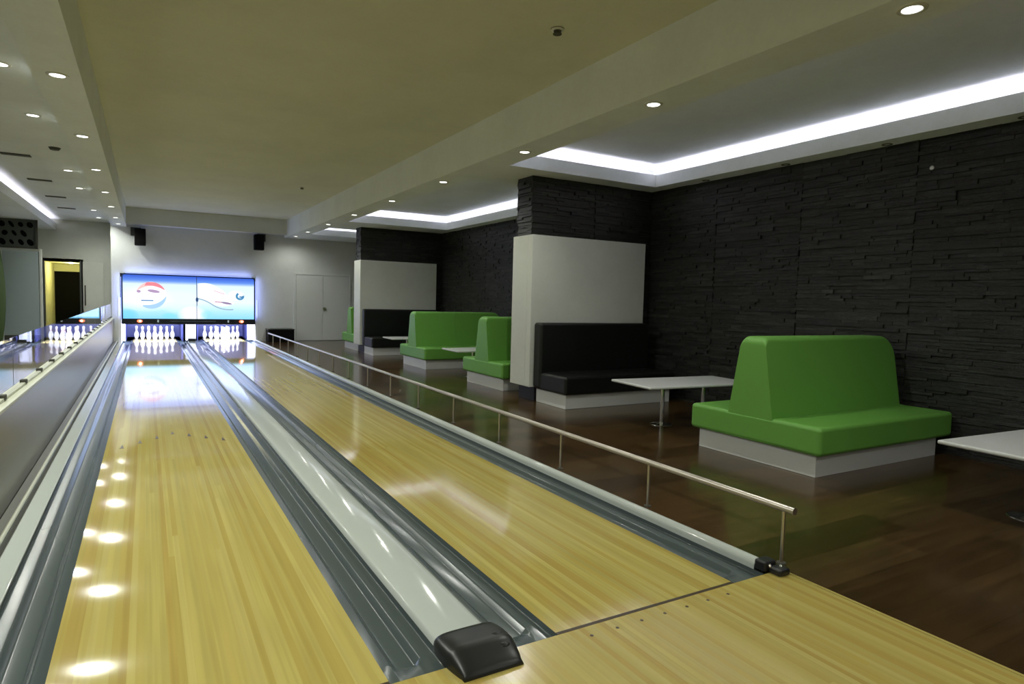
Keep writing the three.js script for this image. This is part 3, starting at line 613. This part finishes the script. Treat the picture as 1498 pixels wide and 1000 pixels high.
// ---------------------------------------------------------------- tables
function table(x, z, turn, label) {
  const g = thing('low_table', label, 'table', [x, 0, z], turn, 'low white tables');
  part('table_top', rbx(-0.76, 0.76, 0.462, 0.49, -0.37, 0.37, 0.012, 3), M.tableWhite, g, 'white slab top');
  for (const s of [-0.30, 0.30]) {
    const l = part('leg', cyl(0.024, 0.024, 0.012, 0.46, s, 0, 20), M.chrome, g, 'chrome tube leg');
    part('foot_disc', new THREE.LatheGeometry([[0, 0], [0.125, 0], [0.13, 0.003], [0.118, 0.007], [0.05, 0.016], [0.03, 0.03], [0, 0.03]].map(([a, b]) => new THREE.Vector2(a, b)), 32).translate(s, 0, 0), M.chrome, l, 'round chrome foot');
    part('collar', cyl(0.07, 0.07, 0.45, 0.462, s, 0, 20), M.chrome, l);
  }
}
table(5.19, -3.22, -0.09, 'low white table between the black bench and a green bench, by the slate wall');
table(5.22, 0.26, -0.07, 'low white table standing on the open floor before the first green bench');
table(5.15, -8.0, -0.04, 'low white table between the two green benches of the middle booth');
table(5.15, -11.3, -0.04, 'low white table between the two-piece green bench and black bench');

// ---------------------------------------------------------------- ceiling fittings
let dlProto;
function downlight(x, y, z, label, group, power = 1, emit = true) {
  let o;
  if (!dlProto) {
    o = dlProto = thing('downlight', label, 'downlight', [x, y, z], 0, group);
    const ring = new THREE.LatheGeometry([[0.052, 0.004], [0.052, -0.006], [0.060, -0.010], [0.078, -0.006], [0.080, 0.0], [0.080, 0.004]].map(([a, b]) => new THREE.Vector2(a, b)), 28);
    part('rim', ring, M.rim, o); part('lens', cyl(0.053, 0.053, -0.005, 0.0, 0, 0, 24), M.lampLens, o);
  } else o = dup(dlProto, [x, y, z], 0, label, group);
  const s = new THREE.SpotLight(SPOT_COL, SPOT * power, 0, 1.42, 0.7, 2);
  s.position.set(x, y - 0.02, z); s.target.position.set(x, 0, z); s.castShadow = true; s.shadow.radius = 1;
  scene.add(s); scene.add(s.target);
}
for (let k = -2; k <= 8; k++) {
  const z = [0, -2.1, -4.22, -6.5, -8.72, -11.05, -13.2, -15.4, -16.95][k] ?? -2.17 * k;
  downlight(3.55, SOF, z, 'round downlight in the beam along the seating booths', 'downlights along the booths', k === 8 ? 0.4 : 0.8);
  downlight(-0.80, SOF, z, 'round downlight in the beam above the low wall', 'downlights above the low wall', k === 8 ? 0.4 : 1.35);
}
for (const z of [-1.2, -3.0, -4.72, -6.48, -10.03, -11.98, -15.57, -17.27]) downlight(-1.235, 3.22, z, 'round downlight in the pale ceiling of the hall behind the low wall', 'downlights of the hall', 0.7);
for (const z of [-9.09, -11.4, -13.6, -15.6]) solo('slot_vent', [rbx(-1.92, -1.58, 3.208, 3.222, z - 0.07, z + 0.07, 0.004, 1)], M.smallDark, 'dark slot vent in the pale hall ceiling', 'vent', 'slot vents of the hall ceiling');
solo('ceiling_sensor', cyl(0.05, 0.07, 3.19, 3.22, -1.225, -8.25, 20), M.smallDark, 'small dark round sensor in the pale hall ceiling', 'sensor');
function sprinkler(x, z, label) {
  const g = thing('ceiling_sprinkler', label, 'sprinkler', [x, HIGH, z], 0, 'ceiling sprinklers');
  part('plate', new THREE.LatheGeometry([[0, -0.001], [0.055, -0.001], [0.05, -0.012], [0.03, -0.016], [0, -0.016]].map(([a, b]) => new THREE.Vector2(a, b)), 24), M.rim, g);
  part('head', [cyl(0.024, 0.034, -0.038, -0.012, 0, 0, 16), cyl(0.036, 0.036, -0.043, -0.038, 0, 0, 16)], M.smallDark, g, 'dark sprinkler head');
}
sprinkler(2.68, -2.30, 'small sprinkler on the raised ceiling nearer the approach');
sprinkler(2.55, -11.3, 'small sprinkler on the raised ceiling nearer the display');
for (const z of [-0.55, -1.73, -2.92, -4.16]) solo('unlit_spotlight', new THREE.LatheGeometry([[0, 0.001], [0.030, 0.001], [0.035, -0.006], [0.05, -0.004], [0.052, 0.001]].map(([a, b]) => new THREE.Vector2(a, b)), 24).translate(6.40, SOF - 0.0005, z), M.smallDark, 'small unlit spotlight under the cove ledge by the slate wall', 'spotlight', 'unlit spotlights by the slate wall');
{ const g = new THREE.SphereGeometry(0.022, 14, 8).scale(0.6, 1, 1).translate(6.455, 2.77, -1.31); solo('wall_sensor', g, M.baseWhite, 'tiny white round sensor high on the dark slate wall', 'sensor'); }

renderer.render(scene, camera);
